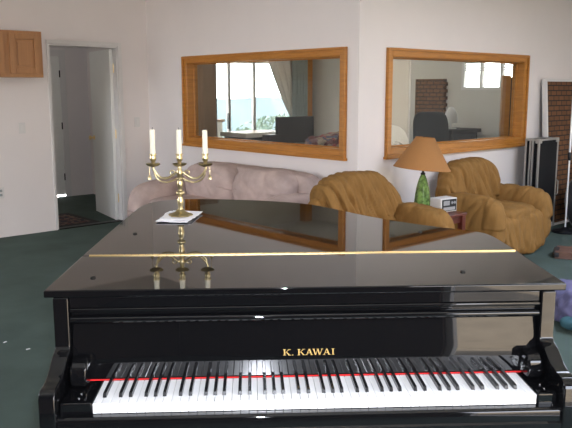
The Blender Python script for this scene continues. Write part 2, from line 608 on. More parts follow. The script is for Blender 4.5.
# outdoors
bank = MB().prism([(-8.0, -.1), (-17, 4.2), (-30, 4.6), (-30, -.3), (-8, -.3)], -40, 40, 'x')
struct(roomed(bank.obj('ground_bank', M['ground'])))
struct(roomed(MB().box(-40, -6.6, -5.5, 40, -.3, -.1).obj('side_ground', M['ground'])))
struct(roomed(MB().box(5.34, 40, -5.5, 5, -.3, -.1).obj('side_terrace', M['ground'])))
struct(roomed(MB().box(-60, 60, -60, -5.52, -.2, -.08).obj('ground', M['ground'])))
struct(roomed(MB().box(-20, 30, 5.94, 16, -.3, -.1).obj('patio_ground', M['concrete'])))
struct(roomed(MB().box(1.2, 6, 5.12, 7.6, 2.12, 2.26).obj('patio_roof', M['roof'])))
hl = MB()
nx = 40
vs, fs = [], []
for i in range(nx + 1):
    a = i / nx
    s = -150 + 600 * a
    h = -5.0 + 6 * noise.noise(Vector((a * 5, 3, 0))) + 3 * noise.noise(Vector((a * 14, 7, 0)))
    for (tt, zz) in ((300, -60), (360, -30 + h), (430, h), (560, h - 30)):
        vs.append((s, tt, zz))
for i in range(nx):
    for j in range(3):
        fs.append((i * 4 + j, (i + 1) * 4 + j, (i + 1) * 4 + j + 1, i * 4 + j + 1))
hl.add(vs, fs)
struct(roomed(hl.obj('hills', M['hill'], smooth=180)))


def shrub(s, t, h, r, label, seed):
    rnd = random.Random(seed)
    root = thing('shrub', label, 'shrub', W(s, t, -.1), 0, 'shrubs beyond the patio')
    st = MB()
    st.tube([(0, 0, 0), (.02, .01, h * .4), (0, .02, h * .7)], [.04, .03, .02], 7)
    st.obj('stem', M['brown_board'], root)
    lf = MB()
    for k in range(420):
        a, b = rnd.uniform(0, 2 * PI), rnd.uniform(-1, 1)
        rr = r * rnd.uniform(.55, 1) * (1 + .3 * math.sin(3 * a))
        c = Vector((rr * math.cos(a) * math.sqrt(1 - b * b), rr * math.sin(a) * math.sqrt(1 - b * b), h * .6 + b * h * .4))
        q = rnd.uniform(.06, .12)
        d1 = Vector((rnd.uniform(-1, 1), rnd.uniform(-1, 1), rnd.uniform(-1, 1))).normalized()
        d2 = d1.cross(Vector((rnd.uniform(-1, 1), rnd.uniform(-1, 1), rnd.uniform(-1, 1)))).normalized()
        lf.add([c - d1 * q, c + d2 * q * .5, c + d1 * q, c - d2 * q * .5], [(0, 1, 2, 3)])
    lf.obj('foliage', M['leaf'], root)


shrub(8.3, 11.4, .62, .8, 'hazy green shrub outside, seen just left of the black monitor', 1)
shrub(6.6, 10.6, .4, .7, 'hazy low green shrub outside, behind the pale console desk', 2)
shrub(9.9, 12.2, .9, 1.0, 'hazy tall green shrub outside, seen through the gathered curtain', 3)

# ================================================================ WALL FITTINGS
def plate(s, z, label, rocker=True):
    root = thing('light_switch' if rocker else 'wall_outlet', label, 'switch' if rocker else 'outlet', W(s, 3.44, z), TH)
    MB().box(-.036, .036, -.006, 0, -.058, .058).obj('cover_plate', M['white_plastic'], root, bevel=.002)
    if rocker:
        MB().box(-.016, .016, -.01, -.006, -.033, .033).obj('rocker', M['trim'], root, bevel=.002)
    else:
        for dz in (-.022, .022):
            MB().box(-.015, .015, -.009, -.006, dz - .014, dz + .014).obj('socket', M['grey_plastic'], root, bevel=.002)


plate(-1.585, 1.165, 'white light switch on the wall left of the open door, below the oak cabinet')
plate(-.171, 1.187, 'white light switch between the open door and the wall corner, near the candles')
plate(-1.86, .484, 'wall outlet low on the left wall at the photo edge', False)

# upper oak cabinet
cab = thing('wall_cabinet', 'oak wall cabinet with framed panel doors hung left of the open door', 'cabinet', W(-1.456, 3.44, 1.698), TH)
cw_, ch_, cd_ = 1.0, .466, .32
MB().box(-cw_, 0, -cd_ + .02, 0, 0, ch_).obj('body', M['cab'], cab, bevel=.002)
MB().box(-cw_, .004, -cd_ + .0, -cd_ + .02, 0, ch_).obj('face_frame', M['cab'], cab, bevel=.002)
for a, b in ((-.345, -.03), (-.72, -.405)):
    dr = MB()
    z0, z1 = .035, ch_ - .03
    y0, y1 = -cd_ - .024, -cd_
    w = .055
    dr.box(a, a + w, y0, y1, z0, z1).box(b - w, b, y0, y1, z0, z1).box(a + w, b - w, y0, y1, z0, z0 + w).box(a + w, b - w, y0, y1, z1 - w, z1)
    d_ = dr.obj('door', M['cab'], cab, bevel=.004)
    pb = MB().box(a + w, b - w, -cd_ - .003, -cd_ + .001, z0 + w, z1 - w)
    pb.box(a + w + .028, b - w - .028, -cd_ - .014, -cd_ - .002, z0 + w + .028, z1 - w - .028)
    pb.obj('door_panel', M['cab'], d_, bevel=.003)

# hallway rug
rg = thing('rug', 'small dark patterned rug on the hallway carpet behind the open door', 'rug', W(-.93, 4.0, 0), TH)
MB().box(-.28, .28, -.45, .42, .001, .011).obj('border', M['rug_border'], rg)
MB().box(-.2, .2, -.37, .34, .011, .013).obj('field', M['rug'], rg)

# ================================================================ GRAND PIANO
pn = thing('grand_piano', 'glossy black grand piano with closed lid and open keyboard in the foreground', 'piano', (0, 0, 0))
LZ = 1.0047
left = [(-.770, .14), (-.765, .32), (-.760, .584)]
back = catmull([(-.760, .584, 0), (-.750, .933, 0), (-.737, 1.34, 0), (-.732, 1.50, 0), (-.722, 1.65, 0), (-.700, 1.755, 0), (-.640, 1.855, 0), (-.514, 1.903, 0), (-.341, 1.885, 0), (-.134, 1.83, 0), (.055, 1.735, 0), (.158, 1.63, 0), (.241, 1.504, 0), (.317, 1.375, 0), (.399, 1.262, 0),
                (.498, 1.145, 0), (.603, 1.047, 0), (.685, .98, 0), (.738, .925, 0), (.757, .86, 0), (.761, .77, 0), (.760, .584, 0)], 5)
back = [(p[0], p[1]) for p in back]
lid = MB().prism(back, .983, LZ).obj('lid', M['black'], pn, smooth=30, bevel=.004, seg=3)
flap = MB().prism([(-.770, .14), (.745, .14), (.752, .44), (.760, .582), (-.760, .582), (-.765, .32)], .983, LZ).obj('lid_flap', M['black'], pn, smooth=30, bevel=.004, seg=3)
# piano hinge, with knuckles
hg = MB().box(-.735, .752, .578, .588, LZ, LZ + .0012)
for k in range(62):
    x = -.735 + k * .024
    hg.box(x, x + .022, .5805, .5855, LZ + .0012, LZ + .004)
hg.obj('hinge', M['brass_bright'], pn)
for x, y in ((-.659, .28), (-.639, .967), (.48, .292), (.496, .945)):
    MB().lathe([(.0085, 0), (.0085, .003), (.005, .005)], (x, y, LZ), 14).obj('lid_stud', M['iron'], pn, smooth=40)
# case: same outline a little inside the lid
cen = Vector((0.0, .9))


def inset(poly, d):
    out = []
    n = len(poly)
    for i in range(n):
        a, b, c = Vector(poly[i - 1]), Vector(poly[i]), Vector(poly[(i + 1) % n])
        t = (c - a).normalized()
        out.append(tuple(b + d * Vector((t.y, -t.x))))
    return out


ring = [(-.748, .19), (-.742, .584)] + inset(back, .016)[1:-1] + [(.722, .584), (.716, .19)]
MB().prism(ring, .66, .983).obj('case', M['black'], pn, smooth=30, bevel=.003)
mould = [(-.752, .2), (-.748, .584)] + inset(back, .010)[1:-1] + [(.728, .584), (.722, .2)]
MB().prism(mould, .655, .675).obj('case_moulding', M['black'], pn, smooth=30, bevel=.004)
# arms at both ends of the keyboard
prof = catmull([(.138, .85, 0), (.135, .838, 0), (.124, .830, 0), (.106, .825, 0), (.088, .815, 0), (.06, .798, 0), (.03, .786, 0), (.0, .7815, 0), (-.026, .780, 0), (-.043, .773, 0), (-.052, .758, 0)], 4)
prof = [(p[0], p[1]) for p in prof]
arm = [(.22, .60), (.22, .983), (.138, .983)] + prof + [(-.052, .66), (-.04, .62), (-.035, .60)]
MB().prism(arm, -.745, -.702, 'x').obj('arm', M['black'], pn, smooth=35, bevel=.004, seg=3)
MB().prism(arm, .672, .715, 'x').obj('arm', M['black'], pn, smooth=35, bevel=.004, seg=3)
MB().box(-.702, .672, -.01, .30, .60, .665).obj('keybed', M['black'], pn, bevel=.003)
ks = [(-.0125, .62), (-.0125, .699)] + [(-.028 + .012 * math.cos(a), .687 + .012 * math.sin(a)) for a in [PI * .5, PI * .62, PI * .75, PI * .88, PI]] + [(-.040, .662), (-.046, .658), (-.046, .62)]
MB().prism(ks, -.702, .672, 'x').obj('key_slip', M['black'], pn, smooth=40)
MB().box(-.701, -.6145, -.0115, .15, .665, .731).obj('key_block', M['black'], pn, bevel=.005, seg=3)
MB().box(.6145, .671, -.0115, .15, .665, .731).obj('key_block', M['black'], pn, bevel=.005, seg=3)
# fallboard: near vertical at the keys, leaning back above
fb = [(.1545, .735, 0), (.1552, .775, 0), (.156, .795, 0), (.1580, .815, 0), (.1635, .85, 0), (.1705, .893, 0), (.172, .91, 0)]
fb = [(p[0], p[1]) for p in catmull(fb, 5)] + [(.19, .91), (.19, .735)]
MB().prism(fb, -.7, .67, 'x').obj('fallboard', M['black'], pn, smooth=30)
rl = [(.156 + .0125 * math.cos(a), .913 + .0115 * math.sin(a)) for a in [PI * (1.5 - k / 10) for k in range(11)]] + [(.19, .9245), (.19, .9015)]
MB().prism(rl, -.7, .67, 'x').obj('fallboard_roll', M['black'], pn, smooth=40)
MB().box(-.7, .67, .165, .19, .9, .983).obj('slot_back', M['black'], pn)
MB().box(-.701, .671, .148, .166, .949, .9825).obj('lock_rail', M['black'], pn, bevel=.003)
MB().box(-.701, .671, .142, .166, .938, .949).obj('rail_bead', M['black'], pn, bevel=.004, seg=3)
# rounded fallboard ends on the key blocks
for x0, x1 in ((-.695, -.648), (.622, .666)):
    e = catmull([(.152, .733, 0), (.10, .733, 0), (.086, .744, 0), (.083, .768, 0), (.09, .792, 0), (.112, .806, 0), (.152, .81, 0)], 4)
    MB().prism([(p[0], p[1]) for p in e], x0, x1, 'x').obj('fallboard_end', M['black'], pn, smooth=40, bevel=.009, seg=4)
for x in (-.655, .645):
    for y in (.02, .05):
        MB().lathe([(.004, 0), (.004, .0015), (.002, .003)], (x, y, .731), 10).obj('screw', M['chrome'], pn, smooth=40)
MB().box(-.69, .665, .1515, .1552, .7285, .7318).obj('felt_strip', M['felt'], pn)
# keys
WP = 1.225 / 52
wm = None
for i in range(52):
    x = -.6125 + (i + .5) * WP
    if wm is None:
        wm = MB().box(-WP / 2 + .00045, WP / 2 - .00045, -.0105, .151, .700, .728).obj('white_key', M['key_white'], pn, bevel=.0012)
        c = wm
    else:
        c = wm.copy()
        COL.objects.link(c)
        c.parent = pn
    c.location.x = x
bk = None
names = 'ABCDEFG'
off = {'A': .06, 'C': -.08, 'D': .08, 'F': -.1, 'G': 0}
for i in range(51):
    nme = names[i % 7]
    if nme in 'BE':
        continue
    x = -.6125 + (i + 1) * WP + off[nme] * WP
    if bk is None:
        sec = [(.0295, .727), (.0335, .7385), (.037, .740), (.148, .7405), (.148, .727)]
        q = MB()
        n = len(sec)
        va = [(-.0052 if z < .73 else -.0043, y, z) for y, z in sec] + [(.0052 if z < .73 else .0043, y, z) for y, z in sec]
        q.add(va, [tuple(range(n)), tuple(range(2 * n - 1, n - 1, -1))] + [(k, (k + 1) % n, n + (k + 1) % n, n + k) for k in range(n)])
        bk = q.obj('black_key', M['key_black'], pn, bevel=.0009)
        c = bk
    else:
        c = bk.copy()
        COL.objects.link(c)
        c.parent = pn
    c.location.x = x


# lettering on the fallboard, drawn stroke by stroke with serifs
def letter_strokes(ch):
    T, t = .2, .09                 # thick and thin strokes in units of the letter height

    def bar(x0, z0, x1, z1, w):
        return [(x0 - w / 2, z0), (x0 + w / 2, z0), (x1 + w / 2, z1), (x1 - w / 2, z1)]

    def serif(x, z, w=.42):
        s = .07
        return [(x - w / 2, z if z == 0 else 1 - s), (x + w / 2, z if z == 0 else 1 - s), (x + w / 2, s if z == 0 else 1), (x - w / 2, s if z == 0 else 1)]
    if ch == 'K':
        return 1.12, [bar(.2, 0, .2, 1, T), serif(.2, 0), serif(.2, 1), bar(.3, .42, .88, .97, t), bar(.46, .56, .92, .03, T), serif(.92, 0), serif(.88, 1)]
    if ch == 'A':
        return 1.1, [bar(.16, .03, .54, 1, t), bar(.9, .03, .56, 1, T), bar(.54, .3, .54, .39, .5), serif(.16, 0, .34), serif(.92, 0, .4)]
    if ch == 'W':
        return 1.55, [bar(.16, .97, .44, 0, T), bar(.46, 0, .76, .97, t), bar(.76, .97, 1.04, 0, T), bar(1.06, 0, 1.36, .97, t), serif(.16, 1, .4), serif(.76, 1, .36), serif(1.36, 1, .34)]
    if ch == 'I':
        return .5, [bar(.25, 0, .25, 1, T), serif(.25, 0), serif(.25, 1)]
    return .3, [[(.08, 0), (.22, 0), (.22, .14), (.08, .14)]]


lt = MB()
H = .0185
base = .7935
for ch, xz in zip('K.KAWAI', (203, 236, 258, 288, 315, 355, 387)):
    x0 = -.0875 + (xz - 203) * .000775
    wid, strokes = letter_strokes(ch)
    hs = H * .98
    sxc = .0215 / 1.05
    for st_ in strokes:
        n = len(st_)
        fr, bkv = [], []
        for (u, w) in st_:
            z = base + w * hs
            y = .1562 + max(0, z - .795) * .1
            fr.append((x0 + u * sxc, y - .0009, z))
            bkv.append((x0 + u * sxc, y + .0015, z))
        lt.add(fr + bkv, [tuple(range(n)), tuple(range(2 * n - 1, n - 1, -1))] + [(k, (k + 1) % n, n + (k + 1) % n, n + k) for k in range(n)])
lt.obj('lettering', M['gold'], pn)
# legs and pedal lyre
for x, y in ((-.66, .22), (.63, .22), (-.28, 1.55)):
    lg = MB().prism([(x - .065, y - .065), (x + .065, y - .065), (x + .065, y + .065), (x - .065, y + .065)], .55, .66)
    lg.lathe([(.045, .08), (.04, .12), (.058, .5), (.06, .55)], (x, y, 0), 4)
    l_ = lg.obj('leg', M['black'], pn, bevel=.004)
    MB().lathe([(.02, 0), (.03, .01), (.03, .05), (.018, .085)], (x, y, 0), 16).obj('caster', M['brass_bright'], l_, smooth=40)
ly = MB().box(-.12, -.09, .35, .38, .12, .66).box(.06, .09, .35, .38, .12, .66).box(-.17, .14, .3, .42, .06, .12)
ly = ly.obj('pedal_lyre', M['black'], pn, bevel=.004)
for x in (-.09, -.015, .06):
    MB().box(x - .013, x + .013, .15, .32, .075, .087).obj('pedal', M['brass_bright'], ly, bevel=.004)

# ================================================================ ON THE PIANO
# folded paper napkin
npk = MB()


def sheet(corners, z, th, seed, n=14, amp=.004):
    v, f = [], []
    (a, b, c, d) = [Vector(q) for q in corners]
    for lay in (0, 1):
        for i in range(n + 1):
            for j in range(n + 1):
                u, w = i / n, j / n
                p = a * (1 - u) * (1 - w) + b * u * (1 - w) + c * u * w + d * (1 - u) * w
                e = min(u, 1 - u, w, 1 - w)
                lift = 1.6 * amp * (noise.noise(Vector((p.x * 14 + seed, p.y * 14, seed))) * .5 + .5) * (1 if e < .25 else .3)
                wob = Vector((noise.noise(Vector((p.y * 30, seed, 1))), noise.noise(Vector((p.x * 30, seed, 5))), 0)) * (.006 if e < .01 else 0)
                v.append((p.x + wob.x, p.y + wob.y, z + lift + lay * th))
    m_ = (n + 1) ** 2
    for i in range(n):
        for j in range(n):
            k = i * (n + 1) + j
            f.append((k, k + n + 1, k + n + 2, k + 1))
            f.append((m_ + k, m_ + k + 1, m_ + k + n + 2, m_ + k + n + 1))
    rim = [j for j in range(n + 1)] + [(i + 1) * (n + 1) + n for i in range(n)] + [n * (n + 1) + n - 1 - j for j in range(n)] + [(n - 1 - i) * (n + 1) for i in range(n - 1)]
    for q in range(len(rim)):
        a_, b_ = rim[q], rim[(q + 1) % len(rim)]
        f.append((a_, b_, m_ + b_, m_ + a_))
    npk.add(v, f)


sheet([(-.588, 1.212), (-.455, 1.183), (-.408, 1.462), (-.560, 1.488)], LZ + .0008, .002, 1.3)
sheet([(-.575, 1.24), (-.44, 1.215), (-.402, 1.44), (-.540, 1.475)], LZ + .0045, .002, 4.1)
tag(npk.obj('napkin', M['paper'], smooth=60), 'crumpled white paper napkin lying on the piano lid under the candelabra', 'napkin')

cx, cy, cz = -.493, 1.338, LZ + .009
cd = thing('candelabra', 'three-armed brass candelabra standing on a white napkin on the piano', 'candelabra', (cx, cy, cz), math.radians(-2))
ft = MB().lathe([(.05, 0), (.053, .004), (.048, .009), (.034, .013), (.022, .02), (.014, .03)], (0, 0, 0), 40, jit=lambda a, z: .06 * math.cos(8 * a) if z < .012 else 0)
ft.obj('foot', M['brass'], cd, smooth=50)
sp = [(.012, .028), (.0105, .034), (.013, .05), (.0155, .062), (.012, .076), (.009, .084), (.010, .09), (.018, .096), (.020, .102), (.018, .108), (.010, .113), (.0095, .12), (.013, .132), (.0145, .146), (.011, .158), (.016, .163), (.016, .168), (.010, .173), (.013, .186), (.0145, .198), (.01, .206), (.0085, .222)]
MB().lathe(sp, (0, 0, 0), 24).obj('stem', M['brass'], cd, smooth=50)


def cup(x, name_p='drip_pan'):
    pan = [(.004, .218), (.02, .222), (.029, .228), (.031, .233), (.029, .234), (.018, .229), (.006, .228)]
    p_ = MB().lathe(pan, (x, 0, 0), 28, jit=lambda a, z: .05 * math.cos(10 * a)).obj('drip_pan', M['brass'], cd, smooth=60)
    c_ = [(.006, .228), (.009, .234), (.0075, .24), (.0125, .248), (.015, .256), (.0125, .263), (.0125, .27), (.0165, .272), (.0165, .277), (.012, .277), (.0118, .262)]
    MB().lathe(c_, (x, 0, 0), 24).obj('candle_cup', M['brass'], cd, smooth=50)


for x in (-.116, 0, .114):
    cup(x)
for sg in (-1, 1):
    ex = .115
    pts = catmull([(sg * .012, 0, .196), (sg * .03, 0, .182), (sg * .055, 0, .168), (sg * .082, 0, .170), (sg * .103, 0, .188), (sg * ex, 0, .208), (sg * ex, 0, .222)], 6)
    a1 = MB().tube(pts, .0055, 10)
    pts = catmull([(sg * .01, 0, .17), (sg * .03, 0, .158), (sg * .06, 0, .150), (sg * .09, 0, .158), (sg * .108, 0, .18), (sg * .113, 0, .205)], 6)
    a1.tube(pts, .0042, 8)
    pts = catmull([(sg * .02, 0, .19), (sg * .028, 0, .202), (sg * .04, 0, .2), (sg * .042, 0, .19), (sg * .034, 0, .184)], 6)
    a1.tube(pts, .003, 8)
    ao = a1.obj('arm', M['brass'], cd, smooth=60)
    b = MB().lathe([(.002, 0), (.009, .002), (.0085, .008), (.006, .016), (.003, .020), (.0012, .024), (.0012, .065)], (sg * .133, 0, .160), 16)
    b.obj('bell_drop', M['brass'], cd, smooth=50)


def candle(x, h, lab, lean):
    wx = cx + x * math.cos(math.radians(-2))
    wy = cy + x * math.sin(math.radians(-2))
    t = thing('candle', lab, 'candle', (wx, wy, cz + .2645), 0, 'candles in the candelabra')
    prof = [(.0112, 0), (.0118, .02), (.0116, .06), (.0112, h - .012), (.0108, h - .003), (.0085, h), (.004, h - .003)]
    MB().lathe(prof, (0, 0, 0), 20, jit=lambda a, z: .05 * math.sin(2 * a + z * 60)).obj('wax', M['wax'], t, smooth=60)
    MB().tube([(0, 0, h - .004), (.001, 0, h + .004), (lean, 0, h + .009)], .0013, 6).obj('wick', M['wick'], t)


candle(-.116, .118, 'ivory candle in the left arm of the brass candelabra, nearest the open door', .002)
candle(0, .117, 'ivory candle in the middle cup of the brass candelabra', -.002)
candle(.114, .115, 'ivory candle in the right arm of the brass candelabra, nearest the oak-framed window', .001)

# ================================================================ SOFA
def fold(p, sx_, sy_, sz_, seed):
    return noise.noise(Vector((p.x * sx_ + seed, p.y * sy_ + seed * 1.7, p.z * sz_)))


def crease(p, a, b, c, seed):
    v = noise.noise(Vector((p.x * a + seed, p.y * b + seed * 1.3, p.z * c)))
    return -max(0.0, 1 - 4.0 * abs(v))


sofa = thing('sofa', 'dusty pink-beige suede sofa along the back wall under the large window', 'sofa', W(-.06, 1.25, 0), TH - PI / 2)
# local: x to the viewer's right along the wall, -y into the room


def soft(seed, amp, a=6, b=6, c=6, sag=0.0):
    def fn(u, p):
        n = u.normalized()
        q = p + n * amp * fold(p, a, b, c, seed)
        return q
    return fn


MB().superbox((0, -.45, .22), (1.0, .43, .18), 9, 14, soft(1, .008)).obj('base', M['sofa'], sofa, smooth=180)
for sg, nm in ((-1, 'l'), (1, 'r')):
    def armf(u, p, sg=sg):
        q = p + u.normalized() * .014 * fold(p, 5, 5, 5, 3 + sg)
        q.z -= .06 * max(0, -u.y) * (1 if u.z > 0 else 0)
        return q
    MB().superbox((sg * .93, -.5, .35), (.145, .46, .31), 4.2, 16, armf).obj('armrest', M['sofa'], sofa, smooth=180)
MB().superbox((0, -.13, .46), (.98, .13, .36), 6, 16, soft(5, .012)).obj('back_frame', M['sofa'], sofa, smooth=180)
for k, xc in enumerate((-.41, .41)):
    def cf(u, p, k=k, xc=xc):
        n = u.normalized()
        q = p + n * (.020 * fold(p, 5, 5, 5, 9 + k) + .012 * crease(p, 3.2, 4, 5, 19 + k))
        q.z += -.05 * (abs(u.x) ** 3) * (1 if u.z > 0 else 0)
        q.y -= .05 * (1 - u.x ** 2) * (1 - u.z ** 2) * (1 if u.y < 0 else 0)
        return q
    MB().superbox((xc, -.27, .63), (.415, .15, .215), 4.0, 44, cf).obj('back_cushion', M['sofa'], sofa, smooth=180)
    MB().superbox((xc, -.56, .40), (.40, .34, .10), 5, 14, soft(14 + k, .012)).obj('seat_cushion', M['sofa'], sofa, smooth=180)
for x in (-.9, .9):
    for y in (-.82, -.08):
        MB().lathe([(.02, 0), (.03, .06)], (x, y, 0), 12).obj('foot', M['mahogany'], sofa, smooth=40)


# ================================================================ SLIPCOVERED ARMCHAIRS
def armchair(label, s, t, rz, seed):
    r = thing('armchair', label, 'armchair', W(s, t, 0), TH + rz, 'slipcovered armchairs')
    rnd = random.Random(seed)

    def skirtf(u, p):
        n = Vector((u.x, u.y, 0))
        n = n.normalized() if n.length > 1e-4 else n
        low = (1 - u.z) / 2
        per = math.atan2(p.y + .43, p.x) * 9
        amp = .012 + .036 * low
        w = math.sin(per * 2.3 + 2.2 * fold(p, 3, 3, 1, seed)) * .5 + fold(p, 11, 11, 1.0, seed + 3) + .9 * crease(Vector((p.x + .45 * p.z, p.y, p.z)), 10, 8, 1.2, seed + 6)
        return p + n * (amp * w * .75 + .03 * low)
    MB().superbox((0, -.43, .215), (.50, .35, .215), 6, 70, skirtf).obj('skirt', M['slip'], r, smooth=180)

    def seatf(u, p):
        n = u.normalized()
        w = fold(p, 9, 3, 5, seed + 8) + 1.0 * crease(p, 8, 2.5, 5, seed + 9)
        q = p + n * .014 * w
        q.z += .025 * (1 - u.x ** 2) * (1 - u.y ** 2) * (1 if u.z > 0 else 0)
        return q
    MB().superbox((0, -.46, .395), (.345, .305, .08), 4.5, 40, seatf).obj('seat_cushion', M['slip'], r, smooth=180)
    for sg in (-1, 1):
        def armf(u, p, sg=sg):
            n = u.normalized()
            low = (1 - u.z) / 2
            dia = p.z * 16 + p.y * 10
            w = fold(p, 6, 7, 2.0, seed + 20 + sg) * .8 + .25 * math.sin(dia + 3 * fold(p, 3, 3, 3, seed)) * max(0, u.z)
            q = p + n * (.012 * w + .013 * crease(Vector((p.x, p.y + .5 * p.z, p.z)), 5, 7, 2.2, seed + 31 + sg))
            q += Vector((sg * .03, -.015, 0)) * low
            # scroll: the front swells outward near the top
            if u.y < -.6 and u.z > 0:
                q += Vector((sg * .012, -.012, 0))
            return q
        MB().superbox((sg * .445, -.42, .325), (.125, .365, .295), 3.4, 56, armf).obj('armrest', M['slip'], r, smooth=180)

    def backf(u, p):
        n = u.normalized()
        # arched top
        q = Vector(p)
        if u.z > 0:
            q.z -= .085 * abs(u.x) ** 3
        # folds radiate down from the top and lean to one side
        dx = p.x * (1 + .5 * (p.z - .5)) + .38 * (p.z - .5)
        pv = Vector((dx, 0, p.z))
        w = .6 * fold(pv, 9, 1, 1.4, seed + 40) + .5 * fold(pv, 22, 1, 2.0, seed + 50)
        top = 1 - .75 * max(0, u.z) ** 3
        q += n * top * (.028 * w + .052 * crease(pv, 8, 1, 1.3, seed + 60) + .028 * crease(pv, 17, 1, 2.2, seed + 70))
        q.y += .13 * (p.z - .4)
        return q
    MB().superbox((0, -.20, .525), (.53, .155, .38), 3.1, 90, backf).obj('backrest', M['slip'], r, smooth=180)
    return r


armchair('tan slipcovered armchair at the wall corner, directly behind the piano and left of the lamp', -.325, -.12, math.radians(-2), 3)
armchair('tan slipcovered armchair right of the lamp, beside the black flight case', 1.37, -.07, math.radians(4), 11)

# ================================================================ SIDE TABLE, LAMP, RADIO
st = thing('side_table', 'small dark red wooden side table between the two tan armchairs', 'table', W(.42, -.44, 0), TH)
MB().box(-.15, .15, -.33, .33, .495, .517).obj('tabletop', M['mahogany'], st, bevel=.005)
MB().box(-.13, .13, -.30, .30, .43, .495).obj('apron', M['mahogany'], st, bevel=.002)
for x in (-.12, .12):
    for y in (-.295, .295):
        MB().box(x - .025, x + .025, y - .025, y + .025, 0, .495).obj('leg', M['mahogany'], st, bevel=.003)
MB().box(-.11, .11, -.29, .29, .16, .18).obj('shelf', M['mahogany'], st, bevel=.003)

lp = thing('table_lamp', 'table lamp with tan cone shade and green glass base between the armchairs', 'lamp', W(.455, -.37, .517), TH)
bp_ = [(.07, 0), (.076, .01), (.074, .05), (.066, .13), (.054, .2), (.038, .26), (.024, .295), (.017, .31)]
MB().lathe(bp_, (0, 0, 0), 8).obj('glass_base', M['green_glass'], lp, smooth=35, bevel=.004)
MB().lathe([(.02, .305), (.022, .318), (.012, .325), (.008, .36), (.014, .365), (.014, .40), (.004, .42), (.003, .62), (.008, .625), (.008, .635), (.002, .645)], (0, 0, 0), 16).obj('neck', M['iron'], lp, smooth=40)
MB().lathe([(.012, .40), (.028, .44), (.03, .47), (.02, .50), (.004, .512)], (.0, .0, 0), 16).obj('bulb', M['white_plastic'], lp, smooth=60)
sh = MB().lathe([(.252, 0), (.082, .275), (.079, .275), (.248, .002)], (0, 0, -.1375), 48, closed=True)
sh.lathe([(.2535, -.1385), (.2535, -.132), (.25, -.132), (.25, -.1385)], (0, 0, 0), 48, closed=True)
sh.lathe([(.084, .132), (.084, .139), (.08, .139), (.08, .132)], (0, 0, 0), 48, closed=True)
for a in (0, 2.094, 4.189):
    sh.tube([(0, 0, .11), (.082 * math.cos(a), .082 * math.sin(a), .128)], .002, 6)
so = sh.obj('lamp_shade', M['shade'], lp, smooth=60)
so.location = (0, 0, .355 + .1375 + .005)
so.rotation_euler = (math.radians(3), math.radians(4), 0)

rd = thing('clock_radio', 'small white clock radio with dark front on the side table by the lamp', 'radio', W(.45, -.635, .517), TH - .12)
MB().box(-.1, .1, -.03, .1, .004, .125).obj('body', M['white_plastic'], rd, bevel=.006)
fp = MB().box(-.088, .088, -.036, -.03, .014, .116).obj('front_panel', M['dark_plastic'], rd, bevel=.003)
MB().box(-.075, .0, -.038, -.036, .065, .105).obj('display', M['grey_plastic'], fp)
for x in (.03, .062):
    q = MB().lathe([(.012, 0), (.011, .007)], (0, 0, 0), 14)
    q.v = [(x + a, -.036 - c, .085 + b) for a, b, c in q.v]
    q.obj('dial', M['grey_plastic'], fp)
MB().box(-.075, .07, -.038, -.036, .022, .05).obj('speaker_grille', M['grey_plastic'], fp)
for x in (-.08, .08):
    MB().box(x - .01, x + .01, -.02, .09, 0, .005).obj('foot', M['dark_plastic'], rd)

# ================================================================ RIGHT-HAND GEAR
# tall foam panel in a white frame, leaning on the wall
fpn = thing('acoustic_panel', 'tall brown brick-textured acoustic panel in a white frame behind the black flight case', 'panel', W(3.03, -.21, 0), TH)
fpn.rotation_euler = (math.radians(-4.5), 0, TH)
MB().box(.03, 1.25, 0, .05, .03, 1.66).obj('foam_face', M['foam'], fpn)
fr = MB().box(0, .03, -.008, .05, 0, 1.69).box(1.25, 1.28, -.008, .05, 0, 1.69).box(.03, 1.25, .0, .065, 1.66, 1.69).box(.03, 1.25, -.008, .065, 0, .03)
fr.obj('frame', M['white_plastic'], fpn, bevel=.003)

fc = thing('flight_case', 'tall black flight case with aluminium edges standing beside the right armchair', 'case', W(2.5, -.34, 0), TH)
cw2, cdp, chh = .42, .17, 1.04
MB().box(.008, cw2 - .008, .008, cdp - .008, .05, chh - .008).obj('shell', M['case_black'], fc)
e = MB()
a = .022
for x in (0, cw2 - a):
    for y in (0, cdp - a):
        e.box(x, x + a, y, y + a, .045, chh)
for z in (.045, chh - a):
    e.box(0, cw2, 0, a, z, z + a).box(0, cw2, cdp - a, cdp, z, z + a).box(0, a, 0, cdp, z, z + a).box(cw2 - a, cw2, 0, cdp, z, z + a)
e.obj('edging', M['alu'], fc, bevel=.003)
MB().box(-.003, .009, cdp * .38, cdp * .5, .05, chh).box(-.003, .009, cdp * .56, cdp * .68, .05, chh).obj('lid_seam', M['alu'], fc)
for x in (0, cw2 - .05):
    for z in (.045, chh - .048):
        MB().box(x - .004, x + .054, -.004, .05, z, z + .05).obj('corner_cap', M['alu'], fc, bevel=.006)
MB().box(.16, .25, -.006, .008, .3, .35).obj('latch', M['alu'], fc, bevel=.002)
MB().tube([(.395, -.004, .4), (.395, -.03, .42), (.395, -.03, .56), (.395, -.004, .58)], .007, 8).obj('handle', M['alu'], fc)
for x in (.05, cw2 - .05):
    MB().box(x - .025, x + .025, .02, cdp - .02, 0, .05).obj('foot', M['dark_plastic'], fc, bevel=.004)

